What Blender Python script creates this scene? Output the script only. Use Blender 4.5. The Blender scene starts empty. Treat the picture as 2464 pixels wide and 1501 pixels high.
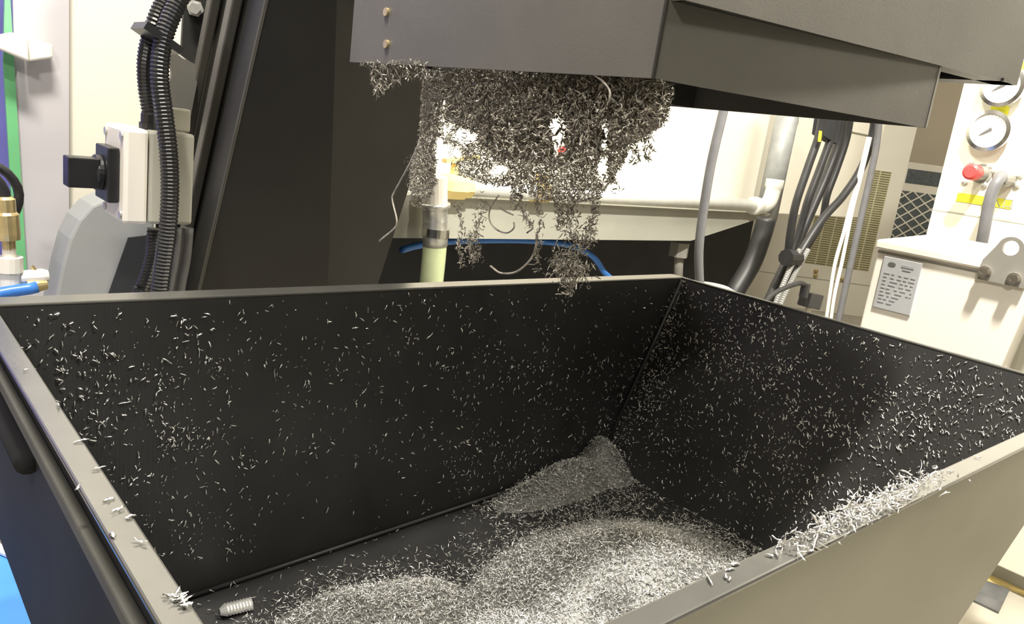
import bpy, math, random
import numpy as np
from mathutils import Vector, Matrix

random.seed(7); rng = np.random.default_rng(11)
SC = bpy.context.scene
COL = SC.collection

# ------------------------------------------------------------------ camera
W, H, F = 2464, 1501, 1899.2
def _solve():
    c = np.array([W/2, H/2])
    A, B, C, D = (-14, 742), (1640, 672), (2651, 958), (711, 1852)
    h = lambda p: np.array([p[0], p[1], 1.0])
    l = lambda p, q: np.cross(h(p), h(q))
    def x(a, b):
        v = np.cross(a, b); return v[:2]/v[2]
    V1 = x(l(A, B), l(D, C)); V2 = x(l(A, D), l(B, C))
    f = math.sqrt(-float((V1-c) @ (V2-c)))
    d = lambda V: np.array([V[0]-c[0], -(V[1]-c[1]), -f])
    X = d(V1); X /= np.linalg.norm(X)
    Y = d(V2); Y /= np.linalg.norm(Y)
    return f, np.array([X, Y, np.cross(X, Y)])
F, R = _solve()
CAMZ = 1.06
cam_data = bpy.data.cameras.new('camera'); cam = bpy.data.objects.new('camera', cam_data); COL.objects.link(cam)
M4 = Matrix([[*R[0], 0], [*R[1], 0], [*R[2], CAMZ], [0, 0, 0, 1]])
cam.matrix_world = M4
cam_data.sensor_width = 36; cam_data.lens = F*36/W; cam_data.clip_start = .01
SC.camera = cam

# ------------------------------------------------------------------ world, lights, exposure
wd = bpy.data.worlds.new('world'); SC.world = wd; wd.use_nodes = True
wd.node_tree.nodes['Background'].inputs[0].default_value = (1.0, .96, .88, 1)
wd.node_tree.nodes['Background'].inputs[1].default_value = .07
SC.view_settings.view_transform = 'Standard'; SC.view_settings.look = 'None'
SC.view_settings.gamma = 1; SC.view_settings.use_curve_mapping = False
SC.view_settings.exposure = 0.08

def area(name, loc, target, sx, sy, power, color=(1, .95, .84)):
    l = bpy.data.lights.new(name, 'AREA'); l.shape = 'RECTANGLE'; l.size = sx; l.size_y = sy
    l.energy = power; l.color = color
    o = bpy.data.objects.new(name, l); COL.objects.link(o); o.location = loc
    o.rotation_euler = (Vector(target)-Vector(loc)).to_track_quat('-Z', 'Y').to_euler()
    return o
area('ceiling_lamp_over_bin', (1.12, .15, 3.0), (1.0, .5, 0), .16, .10, 215)
area('ceiling_lamp_aisle', (-1.2, -.8, 3.0), (1.6, .7, .7), .30, .16, 43)
area('ceiling_lamp_right', (1.5, -1.2, 3.1), (2.4, .6, .7), 1.0, .2, 18)
area('fill_light_machine', (3.4, .7, 3.2), (3.6, 1.9, .6), 1.2, .3, 54)  # added fill, brightens the cream machine and cabinets at the back
area('fill_light_left', (.0, 1.05, 3.2), (.4, 2.1, .9), .6, .2, 125)  # added fill aimed at the cream wall on the left

# ------------------------------------------------------------------ pixel ray -> point on a plane standing in the room
def ray(p): return R @ np.array([p[0]-W/2, -(p[1]-H/2), -F])/F
CAMP = np.array([0, 0, CAMZ])
def P(p, x=None, y=None, z=None):
    r = ray(p)
    t = x/r[0] if x is not None else y/r[1] if y is not None else (z-CAMZ)/r[2]
    return r*t + CAMP
def Pn(p, n, q):
    r = ray(p); n = np.array(n, float); return CAMP + r*(n @ (np.array(q)-CAMP))/(n @ r)
def V(a): return np.array(a, float)
def nrm(a): a = V(a); return a/np.linalg.norm(a)

# ------------------------------------------------------------------ materials
def mat(name, col, rough=.5, metal=0., noise=.12, scale=30., bump=.0, bscale=200., streak=None, dirt=None, spec=.5, trans=0., stretch=(1, 1, 1)):
    m = bpy.data.materials.new(name); m.use_nodes = True
    nt = m.node_tree; n = nt.nodes; L = nt.links; b = n['Principled BSDF']
    b.inputs['Roughness'].default_value = rough; b.inputs['Metallic'].default_value = metal
    b.inputs['Specular IOR Level'].default_value = spec
    b.inputs['Transmission Weight'].default_value = trans
    tc = n.new('ShaderNodeTexCoord'); mp = n.new('ShaderNodeMapping'); mp.inputs['Scale'].default_value = stretch
    L.new(tc.outputs['Object'], mp.inputs['Vector'])
    tx = n.new('ShaderNodeTexNoise'); tx.inputs['Scale'].default_value = scale; tx.inputs['Detail'].default_value = 6
    L.new(mp.outputs['Vector'], tx.inputs['Vector'])
    cr = n.new('ShaderNodeValToRGB')
    lo = [c*(1-noise) for c in col]; hi = [min(1, c*(1+noise)) for c in col]
    cr.color_ramp.elements[0].position = .3; cr.color_ramp.elements[1].position = .7
    cr.color_ramp.elements[0].color = (*lo, 1); cr.color_ramp.elements[1].color = (*hi, 1)
    L.new(tx.outputs['Fac'], cr.inputs['Fac'])
    last = cr.outputs['Color']
    if dirt:
        t2 = n.new('ShaderNodeTexNoise'); t2.inputs['Scale'].default_value = dirt[1]; t2.inputs['Detail'].default_value = 8
        L.new(tc.outputs['Object'], t2.inputs['Vector'])
        r2 = n.new('ShaderNodeValToRGB'); r2.color_ramp.elements[0].position = dirt[2]; r2.color_ramp.elements[1].position = dirt[2]+.05
        L.new(t2.outputs['Fac'], r2.inputs['Fac'])
        mx = n.new('ShaderNodeMix'); mx.data_type = 'RGBA'
        L.new(r2.outputs['Color'], mx.inputs[0]); L.new(last, mx.inputs[6]); mx.inputs[7].default_value = (*dirt[0], 1)
        last = mx.outputs[2]
    L.new(last, b.inputs['Base Color'])
    if bump:
        t3 = n.new('ShaderNodeTexNoise'); t3.inputs['Scale'].default_value = bscale; t3.inputs['Detail'].default_value = 3
        m3 = n.new('ShaderNodeMapping'); m3.inputs['Scale'].default_value = streak or (1, 1, 1)
        L.new(tc.outputs['Object'], m3.inputs['Vector']); L.new(m3.outputs['Vector'], t3.inputs['Vector'])
        bp = n.new('ShaderNodeBump'); bp.inputs['Strength'].default_value = bump; bp.inputs['Distance'].default_value = .002
        L.new(t3.outputs['Fac'], bp.inputs['Height']); L.new(bp.outputs['Normal'], b.inputs['Normal'])
    return m
MT = dict(
    bin=mat('bin_black_paint', (.016, .0158, .016), .42, 0, .25, 12, .15, 60, (6, 6, .25), spec=.4),
    binout=mat('bin_lit_front_paint', (.20, .193, .145), .5, 0, .08, 6, .05, 150, dirt=((.05, .045, .03), 35, .74)),  # front face: paler than the inside, its stronger light put into the colour
    binside=mat('bin_side_shaded_paint', (.030, .031, .036), .75, 0, .2, 8, .05, 200, spec=.12),  # left side: darker than the front, its shade put into the colour
    rim=mat('rim_grey_paint', (.055, .054, .05), .20, 0, .1, 20, .03, 200, spec=.45),
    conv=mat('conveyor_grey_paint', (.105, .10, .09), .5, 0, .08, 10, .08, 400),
    convdark=mat('conveyor_shaded_dark_paint', (.019, .0185, .017), .5, 0, .12, 10, .08, 400),  # darker copy of the conveyor grey, shade on the housing put into the colour
    cream=mat('cream_machine_paint', (.80, .765, .66), .45, 0, .02, 4),
    white=mat('white_cabinet_paint', (.84, .80, .73), .45, 0, .02, 4),
    greige=mat('greige_enclosure', (.42, .41, .35), .5, 0, .04, 6),
    trough=mat('trough_grey_paint', (.34, .335, .29), .5, 0, .05, 5),
    darkbase=mat('dark_machine_base', (.02, .022, .028), .6, 0, .3, 5),
    grey=mat('grey_casting_paint', (.30, .31, .32), .55, 0, .06, 6),
    lav=mat('frosted_lavender_panel', (.55, .53, .56), .25, 0, .08, 1.5, stretch=(1, 1, 3)),
    blk=mat('black_plastic', (.018, .018, .02), .35, 0, .2, 30),
    blkrub=mat('black_rubber', (.017, .017, .019), .45, 0, .2, 30),
    sleeve=mat('grey_sleeve', (.22, .22, .21), .4, 0, .1, 30),
    greycab=mat('grey_cable', (.14, .14, .15), .45, 0, .1, 30),
    whitecab=mat('white_cable', (.85, .82, .76), .45, 0, .03, 30),
    chip=mat('aluminium_chip', (.80, .79, .77), .30, .85, .15, 90),
    chipd=mat('shaded_chip', (.42, .39, .34), .45, .35, .45, 90),  # hanging chips: darker than the rest, shade of the tangle in the colour
    mound=mat('chip_heap_base', (.12, .12, .115), .5, .5, .6, 260, .9, 320),
    steel=mat('galvanised_steel', (.62, .62, .60), .35, .7, .12, 25),
    chrome=mat('chrome', (.75, .74, .72), .18, 1., .05, 20),
    galv=mat('galvanised_white_pipe', (.74, .74, .70), .35, .25, .06, 30),
    postgalv=mat('dull_galvanised_post', (.30, .31, .31), .5, .2, .12, 25),
    lip=mat('rim_lip_paint', (.09, .088, .08), .7, 0, .1, 20, spec=.15),
    brass=mat('brass', (.62, .50, .26), .35, .7, .15, 40),
    yellow=mat('yellow_label', (.80, .78, .05), .5, 0, .05, 40),
    red=mat('red_plastic', (.62, .06, .06), .4, 0, .1, 30),
    blue=mat('blue_hose', (.05, .20, .62), .35, 0, .1, 30),
    bluebin=mat('blue_plastic', (.06, .24, .75), .35, 0, .08, 8),
    navy=mat('navy_panel', (.12, .12, .38), .5, 0, .15, 8),
    green=mat('green_edge', (.16, .48, .22), .3, 0, .15, 6),
    palegreen=mat('pale_green_tube', (.62, .70, .42), .3, 0, .06, 20),
    plate=mat('nameplate_grey', (.47, .48, .50), .35, .2, .03, 40),
    ink=mat('faded_ink', (.30, .31, .33), .6, 0, .1, 60),
    inkd=mat('dark_ink', (.10, .10, .10), .6, 0, .1, 60),
    dial=mat('dial_face', (.82, .81, .80), .4, 0, .02, 20),
    lug=mat('lifting_plate_grey', (.27, .26, .235), .5, .1, .05, 20),
    vent=mat('vent_dark', (.20, .18, .09), .6, 0, .15, 20),
    ventp=mat('vent_olive_cream', (.62, .58, .38), .5, 0, .05, 20),
    mesh=mat('dark_filter', (.10, .115, .12), .6, 0, .3, 60),
    tan=mat('tan_wall_paint', (.74, .66, .52), .6, 0, .03, 3),
    floor=mat('workshop_floor', (.42, .39, .33), .35, 0, .10, 5, dirt=((.30, .28, .25), 3.5, .60)),
    ceil=mat('ceiling_paint', (.75, .73, .68), .7, 0, .03, 2),
    mat_=mat('dark_floor_mat', (.10, .10, .10), .7, 0, .3, 20),
    tape=mat('yellow_tape', (.90, .72, .30), .5, 0, .08, 30),
)

# ------------------------------------------------------------------ mesh helpers
class MB:
    def __init__(s): s.v = []; s.f = []
    def add(s, vs, fs):
        o = len(s.v); s.v += [tuple(map(float, q)) for q in vs]; s.f += [tuple(i+o for i in f) for f in fs]; return s
    def hexa(s, b, t):      # bottom quad, top quad (same order)
        s.add(list(b)+list(t), [(3, 2, 1, 0), (4, 5, 6, 7), (0, 1, 5, 4), (1, 2, 6, 5), (2, 3, 7, 6), (3, 0, 4, 7)]); return s
    def box(s, lo, hi):
        x0, y0, z0 = lo; x1, y1, z1 = hi
        return s.hexa([(x0, y0, z0), (x1, y0, z0), (x1, y1, z0), (x0, y1, z0)], [(x0, y0, z1), (x1, y0, z1), (x1, y1, z1), (x0, y1, z1)])
    def obox(s, c, ax, ay, az):   # centre and three half-axes
        c, ax, ay, az = map(V, (c, ax, ay, az))
        q = [c-ax-ay, c+ax-ay, c+ax+ay, c-ax+ay]
        return s.hexa([p-az for p in q], [p+az for p in q])
    def prism(s, poly, d):        # polygon of 3-D points pushed along d
        n = len(poly); d = V(d); a = [V(p) for p in poly]; b = [p+d for p in a]
        s.add(a+b, [tuple(range(n-1, -1, -1)), tuple(range(n, 2*n))]+[(i, (i+1) % n, n+(i+1) % n, n+i) for i in range(n)]); return s
    def tube(s, pts, r, seg=12, rfun=None, caps=True):
        pts = [V(p) for p in pts]; n = len(pts); vs = []; fs = []
        t0 = nrm(pts[1]-pts[0]); u = nrm(np.cross(t0, (0.3, .5, .81) if abs(t0[2]) < .9 else (1, 0, 0)))
        for i, p in enumerate(pts):
            t = nrm(pts[min(i+1, n-1)]-pts[max(i-1, 0)]); u = nrm(u-t*(u @ t)); w = np.cross(t, u)
            rr = rfun(i) if rfun else r
            for k in range(seg):
                a = 2*math.pi*k/seg; vs.append(p+(u*math.cos(a)+w*math.sin(a))*rr)
        for i in range(n-1):
            for k in range(seg):
                a = i*seg+k; b = i*seg+(k+1) % seg; fs.append((a, b, b+seg, a+seg))
        if caps: fs += [tuple(range(seg-1, -1, -1)), tuple(range((n-1)*seg, n*seg))]
        return s.add(vs, fs)
    def cyl(s, a, b, r, seg=20, r2=None):
        a = V(a); b = V(b); return s.tube([a, b], r, seg, (lambda i: r if i == 0 else r2) if r2 is not None else None)
    def _lathe(s, c, ax, prof, seg):
        c = V(c); ax = nrm(ax); u = nrm(np.cross(ax, (.3, .5, .81))); w = np.cross(ax, u); vs = []; fs = []
        for h, r in prof:
            for k in range(seg):
                a = 2*math.pi*k/seg; vs.append(c+ax*h+(u*math.cos(a)+w*math.sin(a))*max(r, 1e-5))
        for i in range(len(prof)-1):
            for k in range(seg):
                a = i*seg+k; b = i*seg+(k+1) % seg; fs.append((a, b, b+seg, a+seg))
        fs += [tuple(range(seg-1, -1, -1)), tuple(range((len(prof)-1)*seg, len(prof)*seg))]
        return s.add(vs, fs)
    def build(s, name, m, parent=None, bevel=0., smooth=False, kind=None, label=None):
        me = bpy.data.meshes.new(name); me.from_pydata(s.v, [], s.f); me.update()
        import bmesh
        bm = bmesh.new(); bm.from_mesh(me); bmesh.ops.recalc_face_normals(bm, faces=bm.faces); bm.to_mesh(me); bm.free()
        me.materials.append(MT[m] if isinstance(m, str) else m)
        o = bpy.data.objects.new(name, me); COL.objects.link(o)
        if smooth:
            for p in me.polygons: p.use_smooth = True
        if bevel:
            b = o.modifiers.new('bevel', 'BEVEL'); b.width = bevel; b.segments = 2; b.limit_method = 'ANGLE'; b.angle_limit = .6
        if parent is not None: attach(o, parent)
        if kind: o['kind'] = kind
        if label: o['label'] = label
        return o
def attach(o, parent):
    o.parent = parent
    off = V(parent.location)
    q = parent.parent
    while q: off = off+V(q.location); q = q.parent
    if o.type == 'MESH' and np.linalg.norm(off) > 0: o.data.transform(Matrix.Translation(-Vector(off)))
def thing(name, loc, label, cat, group=None):
    o = bpy.data.objects.new(name, None); o.empty_display_size = .05; COL.objects.link(o); o.location = tuple(map(float, loc))
    return tag(o, label, cat, group)
def tag(o, label, cat, group=None, kind=None):
    o['label'] = label; o['category'] = cat
    if group: o['group'] = group
    if kind: o['kind'] = kind
    return o
def spline(pts, step=.01):
    pts = [V(p) for p in pts]; q = [2*pts[0]-pts[1]]+pts+[2*pts[-1]-pts[-2]]; dense = []
    for i in range(1, len(q)-2):
        for t in np.linspace(0, 1, 24, endpoint=False):
            a, b, c, d = q[i-1:i+3]
            dense.append(.5*((2*b)+(c-a)*t+(2*a-5*b+4*c-d)*t*t+(3*b-a-3*c+d)*t**3))
    dense.append(pts[-1]); dense = np.array(dense)
    s = np.r_[0, np.cumsum(np.linalg.norm(np.diff(dense, axis=0), axis=1))]
    n = max(3, int(s[-1]/step)+1); ss = np.linspace(0, s[-1], n)
    return [np.array([np.interp(x, s, dense[:, k]) for k in range(3)]) for x in ss]
def hose(name, pts, r, m, label=None, cat='hose', group=None, corr=False, parent=None):
    mb = MB()
    if corr: mb.tube(spline(pts, .0035), r, 12, lambda i: r if (i//1) % 2 == 0 else r*.86)
    else: mb.tube(spline(pts, .015), r, 12)
    o = mb.build(name, m, parent, smooth=not corr)
    if cat and parent is None: tag(o, label, cat, group)
    return o
def bolt(mb, c, ax, r, h):
    ax = nrm(ax); mb._lathe(V(c), ax, [(0, r*1.5), (h*.3, r*1.5), (h*.3, r), (h, r), (h, r*.5)], 6)

# ------------------------------------------------------------------ setting
MB().add([(-4, -5, 0), (8, -5, 0), (8, 6, 0), (-4, 6, 0)], [(0, 1, 2, 3)]).build('floor', 'floor', kind='structure')
MB().box((-4, -5, 3.5), (8, 6, 3.6)).build('ceiling', 'ceil', kind='structure')
MB().box((-4, 5.8, 0), (8, 6, 3.5)).build('wall_back', 'tan', kind='structure')
MB().box((7.8, -5, 0), (8, 5.8, 3.5)).build('wall_right', 'tan', kind='structure')
MB().box((-4.2, -5, 0), (-4, 6, 3.5)).build('wall_left', 'tan', kind='structure')

# ------------------------------------------------------------------ chip bin
RZ = .81
X0, X1, Y0, Y1 = .125, 1.277, .228, .934
KX = .444; KY = .174                   # inward slopes of right and front walls
ZR, ZL = .449, .400                    # floor height, right and left
binr = thing('chip_bin', (.7, .55, 0), 'large black open steel bin catching metal chips below the conveyor outlet', 'bin')
xr = X1-KX*(RZ-ZR); yf = Y0+KY*(RZ-ZR)
T = .006
MB().prism([(X0, Y1, RZ), (X1, Y1, RZ), (xr, Y1, ZR), (.30, Y1, ZL), (.128, Y1, .56)], (0, T, 0)).build('back_wall', 'bin', binr)
MB().prism([(X1, Y0, RZ), (X1, Y1, RZ), (xr, Y1, ZR), (xr, yf, ZR)], (T, 0, .002)).build('right_wall', 'bin', binr)
mbl = MB(); yl_ = Y0+KY*.25
mbl.prism([(X0, Y0, RZ), (X0, Y1, RZ), (.128, Y1, .56), (.128, yl_, .56)], (-T, 0, 0))
mbl.prism([(.128, yl_, .56), (.128, Y1, .56), (.30, Y1, ZL), (.30, yf, ZL)], (-.001, 0, -T)); mbl.build('left_wall', 'binside', binr)
MB().prism([(X0, Y0, RZ), (X1, Y0, RZ), (xr, yf, ZR), (.30, yf, ZL), (.128, yl_, .56)], (0, -T, 0)).build('front_wall', 'binout', binr, label='outer front face with its lit olive grey tone put into the colour')
MB().prism([(.30, yf, ZL), (xr, yf, ZR), (xr, Y1, ZR), (.30, Y1, ZL)], (0, 0, -T)).build('floor_plate', 'bin', binr)
# weld bead along the back bottom edge and the corner crease
MB().tube([(.30, Y1-.004, ZL+.004), (xr, Y1-.004, ZR+.004)], .0035, 8).tube([(X1-.003, Y1-.004, RZ), (xr-.003, Y1-.004, ZR)], .004, 8).build('weld_bead', 'bin', binr, smooth=True)
# rim
mr = MB()
wl = .022
mr.prism([(X0, Y0-.012, RZ), (X0, Y1+.03, RZ), (X0-wl+.004, Y1+.03, RZ), (X0-wl+.004, Y0-.012, RZ)], (0, 0, .004))
mr.prism([(X0-.004, Y1, RZ), (X1+.004, Y1, RZ), (X1+.004, Y1+.032, RZ), (X0-.004, Y1+.032, RZ)], (0, 0, .004))
mr.prism([(X0-.004, Y0, RZ), (X1+.004, Y0, RZ), (X1+.004, Y0-.018, RZ), (X0-.004, Y0-.018, RZ)], (0, 0, .004))
mr.prism([(X1, Y0-.018, RZ), (X1, Y1+.03, RZ), (X1+.010, Y1+.03, RZ), (X1+.010, Y0-.018, RZ)], (0, 0, .004))
mr.build('rim', 'rim', binr, bevel=.0015)
mw = MB(); mw.prism([(X0-wl+.010, Y0-.018, RZ), (X0-wl+.010, Y1+.03, RZ), (X0-wl+.010, Y1+.03, RZ-.03), (X0-wl+.010, Y0-.018, RZ-.03)], (.003, 0, 0)); mw.build('rim_web', 'binside', binr)
ml = MB()
ml.prism([(X0-wl+.010, Y0-.018, RZ-.030), (X0-wl+.010, Y1+.03, RZ-.030), (X0-wl+.002, Y1+.03, RZ-.030), (X0-wl+.002, Y0-.018, RZ-.030)], (0, 0, .012))
ml.build('rim_lip', 'lip', binr, bevel=.002)
hb = MB(); a = P((84, 1086), z=.742); hb.tube([(a[0]-.008, a[1]-.02, a[2]), (a[0]-.008, a[1]+.25, a[2])], .011, 12); hb.build('side_handle', 'binside', binr, smooth=True)
# undercarriage, under the hopper
uc = MB(); uc.box((.34, .34, .10), (1.02, .88, .16))
for x in (.36, .94):
    for y in (.36, .82): uc.box((x, y, .14), (x+.05, y+.05, .385))
uc.build('chassis', 'binside', binr)
for x in (.42, .96):
    for y in (.40, .82): MB().cyl((x-.018, y, .05), (x+.018, y, .05), .05).build('wheel', 'blkrub', binr, smooth=False)

# ------------------------------------------------------------------ chip geometry (vectorised curled ribbons with a ridge)
def chips(c, t, n, L, w, curl, twist, K=5, thick=.35):
    N = len(c); b = np.cross(n, t); s = np.linspace(-.5, .5, K); V_ = np.zeros((N, K, 3, 3))
    for k in range(K):
        a = s[k]*curl; ca = np.where(np.abs(curl) < 1e-3, 1e-3, curl)
        off = (np.sin(s[k]*ca)/ca)[:, None]*t*L[:, None]+((1-np.cos(s[k]*ca))/ca)[:, None]*n*L[:, None]
        tn = np.cos(s[k]*ca)[:, None]*n-np.sin(s[k]*ca)[:, None]*t
        th = s[k]*twist; bb = np.cos(th)[:, None]*b+np.sin(th)[:, None]*tn; nn = np.cos(th)[:, None]*tn-np.sin(th)[:, None]*b
        tap = 1-.75*abs(2*s[k])**3
        hw = (w*.5*tap)[:, None]
        V_[:, k, 0] = c+off-bb*hw; V_[:, k, 1] = c+off+nn*hw*2*thick; V_[:, k, 2] = c+off+bb*hw
    V_ += rng.normal(0, .16, V_.shape)*np.asarray(w)[:, None, None, None]
    faces = []
    for k in range(K-1):
        for j in range(3):
            a = k*3+j; b2 = k*3+(j+1) % 3; faces.append((a, b2, b2+3, a+3))
    fb = np.array(faces); Fa = (fb[None]+(np.arange(N)*K*3)[:, None, None]).reshape(-1, 4)
    return V_.reshape(-1, 3), Fa
def mesh_np(name, Vs, Fs, m):
    me = bpy.data.meshes.new(name); me.vertices.add(len(Vs)); me.vertices.foreach_set('co', Vs.astype(np.float32).ravel())
    me.loops.add(Fs.size); me.loops.foreach_set('vertex_index', Fs.astype(np.int32).ravel())
    me.polygons.add(len(Fs)); me.polygons.foreach_set('loop_start', np.arange(0, Fs.size, 4, dtype=np.int32))
    me.polygons.foreach_set('loop_total', np.full(len(Fs), 4, dtype=np.int32))
    me.update(calc_edges=True); me.validate()
    me.materials.append(MT[m]); return me
def mesh_obj(name, parts, m):
    o = 0; vs = []; fs = []
    for v, f in parts: vs.append(v); fs.append(f+o); o += len(v)
    ob = bpy.data.objects.new(name, mesh_np(name, np.concatenate(vs), np.concatenate(fs), m)); COL.objects.link(ob); return ob
def unit(a): return a/np.linalg.norm(a, axis=-1, keepdims=True)
def flat_chips(c, n, dirv, Lr, wr, spread, lift=.0015):
    N = len(c); n = np.broadcast_to(V(n), (N, 3)) if np.ndim(n) == 1 else n
    d = np.broadcast_to(V(dirv), (N, 3)) if np.ndim(dirv) == 1 else dirv
    d = unit(d-n*(d*n).sum(1, keepdims=True)); b = np.cross(n, d); a = rng.normal(0, spread, N)
    t = unit(np.cos(a)[:, None]*d+np.sin(a)[:, None]*b+n*rng.normal(0, .22, N)[:, None])
    n2 = unit(n-t*(n*t).sum(1, keepdims=True))
    L = Lr[0]+(Lr[1]-Lr[0])*rng.random(N)**2; w = wr[0]+(wr[1]-wr[0])*rng.random(N)
    return chips(c+n*lift, t, n2, L, np.minimum(w, L*.55), rng.normal(0, .7, N), rng.normal(0, 2.2, N))
def rand_chips(c, Lr, wr, down=0.):
    N = len(c); t = unit(rng.normal(0, 1, (N, 3))+np.array([0, 0, -down])); q = rng.normal(0, 1, (N, 3)); n = unit(q-t*(q*t).sum(1, keepdims=True))
    L = Lr[0]+(Lr[1]-Lr[0])*rng.random(N)**1.7; w = wr[0]+(wr[1]-wr[0])*rng.random(N)
    return chips(c, t, n, L, np.minimum(w, L*.5), rng.normal(0, 1.0, N), rng.normal(0, 2., N))

# ------------------------------------------------------------------ chip heap on the bin floor
def floor_z(x): return ZL+(ZR-ZL)*(x-.30)/(xr-.30)
NB = [(rng.uniform(.2, 1.2), rng.uniform(.3, .93), rng.normal(0, 1), rng.uniform(.012, .04)) for _ in range(160)]
def heap(x, y):
    x = np.asarray(x, float); y = np.asarray(y, float)
    g = lambda cx, cy, a, sx, sy, r=0.: a*np.exp(-(((x-cx)*math.cos(r)+(y-cy)*math.sin(r))/sx)**2/2-((-(x-cx)*math.sin(r)+(y-cy)*math.cos(r))/sy)**2/2)
    h = np.maximum.reduce([g(.83, .60, .105, .12, .10), g(.50, .71, .060, .09, .075), g(.55, .50, .08, .16, .13), g(1.09, .91, .075, .035, .040), g(1.0, .90, .05, .10, .035), g(.95, .78, .012, .12, .06)])
    for cx, cy, a, s in NB: h = h+.0035*a*np.exp(-((x-cx)**2+(y-cy)**2)/(2*s*s))*np.clip(h/.03, 0, 1)
    h = h-g(.735, .56, .03, .018, .014)
    return h-.012
nx, ny = 150, 100
gx = np.linspace(.305, xr+.03, nx); gy = np.linspace(yf+.002, Y1-.004, ny); GX, GY = np.meshgrid(gx, gy)
GZ = floor_z(GX)+np.maximum(heap(GX, GY), -.004)
GX = np.minimum(GX, X1-KX*(RZ-GZ)-.003)
vs = np.stack([GX, GY, GZ], -1).reshape(-1, 3)
fi = np.array([(j*nx+i, j*nx+i+1, (j+1)*nx+i+1, (j+1)*nx+i) for j in range(ny-1) for i in range(nx-1)])
hz = heap(GX, GY).reshape(-1); keep = (hz[fi].max(1) > -.002); base = (vs, fi[keep])
base_o = bpy.data.objects.new('chip_heap', mesh_np('chip_heap', base[0], base[1], 'mound')); COL.objects.link(base_o)
tag(base_o, 'heap of loose silver metal chips lying on the floor of the black bin', 'metal chips', kind='stuff')
N = 62000
px = rng.uniform(.31, xr+.02, N); py = rng.uniform(yf+.005, Y1-.006, N); h = heap(px, py)
k = rng.random(N) < np.clip((h+.011)/.020, .02, 1)
px, py, h = px[k], py[k], h[k]
px = np.minimum(px, X1-KX*(RZ-floor_z(px)-h)-.004)
cc = np.stack([px, py, floor_z(px)+np.maximum(h, 0)+rng.uniform(0, .007, len(px))], -1)
t = unit(rng.normal(0, 1, cc.shape)*[1, 1, .55]); q = rng.normal(0, .5, cc.shape)+[0, 0, 1]; n = unit(q-t*(q*t).sum(1, keepdims=True))
L = rng.uniform(.003, .0105, len(cc)); w = rng.uniform(.0005, .0015, len(cc))
hp = chips(cc, t, n, L, w, rng.normal(0, 1.0, len(cc)), rng.normal(0, 2.0, len(cc)), K=4)
oh = mesh_obj('loose_chips', [hp], 'chip'); attach(oh, base_o); oh['kind'] = 'stuff'

# ------------------------------------------------------------------ chips stuck on the walls and rim
pts_b, pts_r = [], []
def zone(px0, py0, px1, py1, n): return np.stack([rng.uniform(px0, px1, n), rng.uniform(py0, py1, n)], -1)
def clustered(zs):
    out = []
    for x0, y0, x1, y1, n in zs:
        m = max(1, n//5); c = zone(x0, y0, x1, y1, m)
        a = c[rng.integers(0, m, int(n*.55))]+rng.normal(0, 16, (int(n*.55), 2)); out += [a, zone(x0, y0, x1, y1, n-len(a))]
    return np.concatenate(out)
back_px = clustered([(40, 760, 500, 900, 134), (150, 850, 560, 1080, 342), (260, 1050, 620, 1340, 238), (500, 720, 1000, 900, 155), (650, 880, 1060, 1080, 134), (580, 1060, 1080, 1260, 83),
                     (1000, 690, 1600, 900, 270), (1060, 860, 1480, 1150, 436), (1080, 1060, 1330, 1200, 166)])
right_px = clustered([(1600, 700, 1900, 900, 445), (1880, 780, 2464, 1050, 567), (1560, 860, 1950, 1100, 567), (1880, 950, 2250, 1300, 702), (2150, 900, 2464, 1100, 216), (1560, 1080, 1900, 1320, 351), (1650, 700, 2150, 830, 216)])
nr = nrm((-1, 0, KX)); qr = (X1, Y1, RZ)
def on_back(p):
    c = np.array([P(q, y=Y1) for q in p]); xmax = X1-KX*(RZ-c[:, 2])-.004; zf = floor_z(c[:, 0])+.01
    ok = (c[:, 2] < RZ-.003) & (c[:, 2] > zf) & (c[:, 0] < xmax) & (c[:, 0] > .14); return c[ok]
def on_right(p):
    c = np.array([Pn(q, nr, qr) for q in p]); ok = (c[:, 2] < RZ-.003) & (c[:, 2] > ZR+.005) & (c[:, 1] < Y1-.004) & (c[:, 1] > Y0+KY*(RZ-c[:, 2])+.004); return c[ok]
cb = on_back(back_px); cr_ = on_right(right_px)
# crease lines: chips gathered where back and right wall meet
tt = rng.random(900)**.8; crease = np.stack([X1-KX*tt*(RZ-ZR), np.full(900, Y1), RZ-tt*(RZ-ZR)], -1)
sp = np.abs(rng.normal(0, 1, 900))*(.009+.045*np.clip(tt*1.6-.2, 0, 1))
wv = np.where((rng.random(900) < .8)[:, None], np.array([[0, -1., 0]]), np.array([[-1., 0, 0]]))
crease = crease+wv*sp[:, None]+np.array([0, -.002, .002])
NV = 26                                        # variants of the individual chips
variants = []
for i in range(NV):
    v, f = chips(np.zeros((1, 3)), np.array([[1., 0, 0]]), np.array([[0, 0, 1.]]), np.array([random.choice((1, 1, 1, 1.7))*random.uniform(.0045, .009)]), np.array([random.uniform(.0013, .0026)]), np.array([random.gauss(0, .7)]), np.array([random.gauss(0, 1.1)]), K=7)
    variants.append(mesh_np('metal_chip', v, f, 'chip'))
proto = {}
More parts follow.
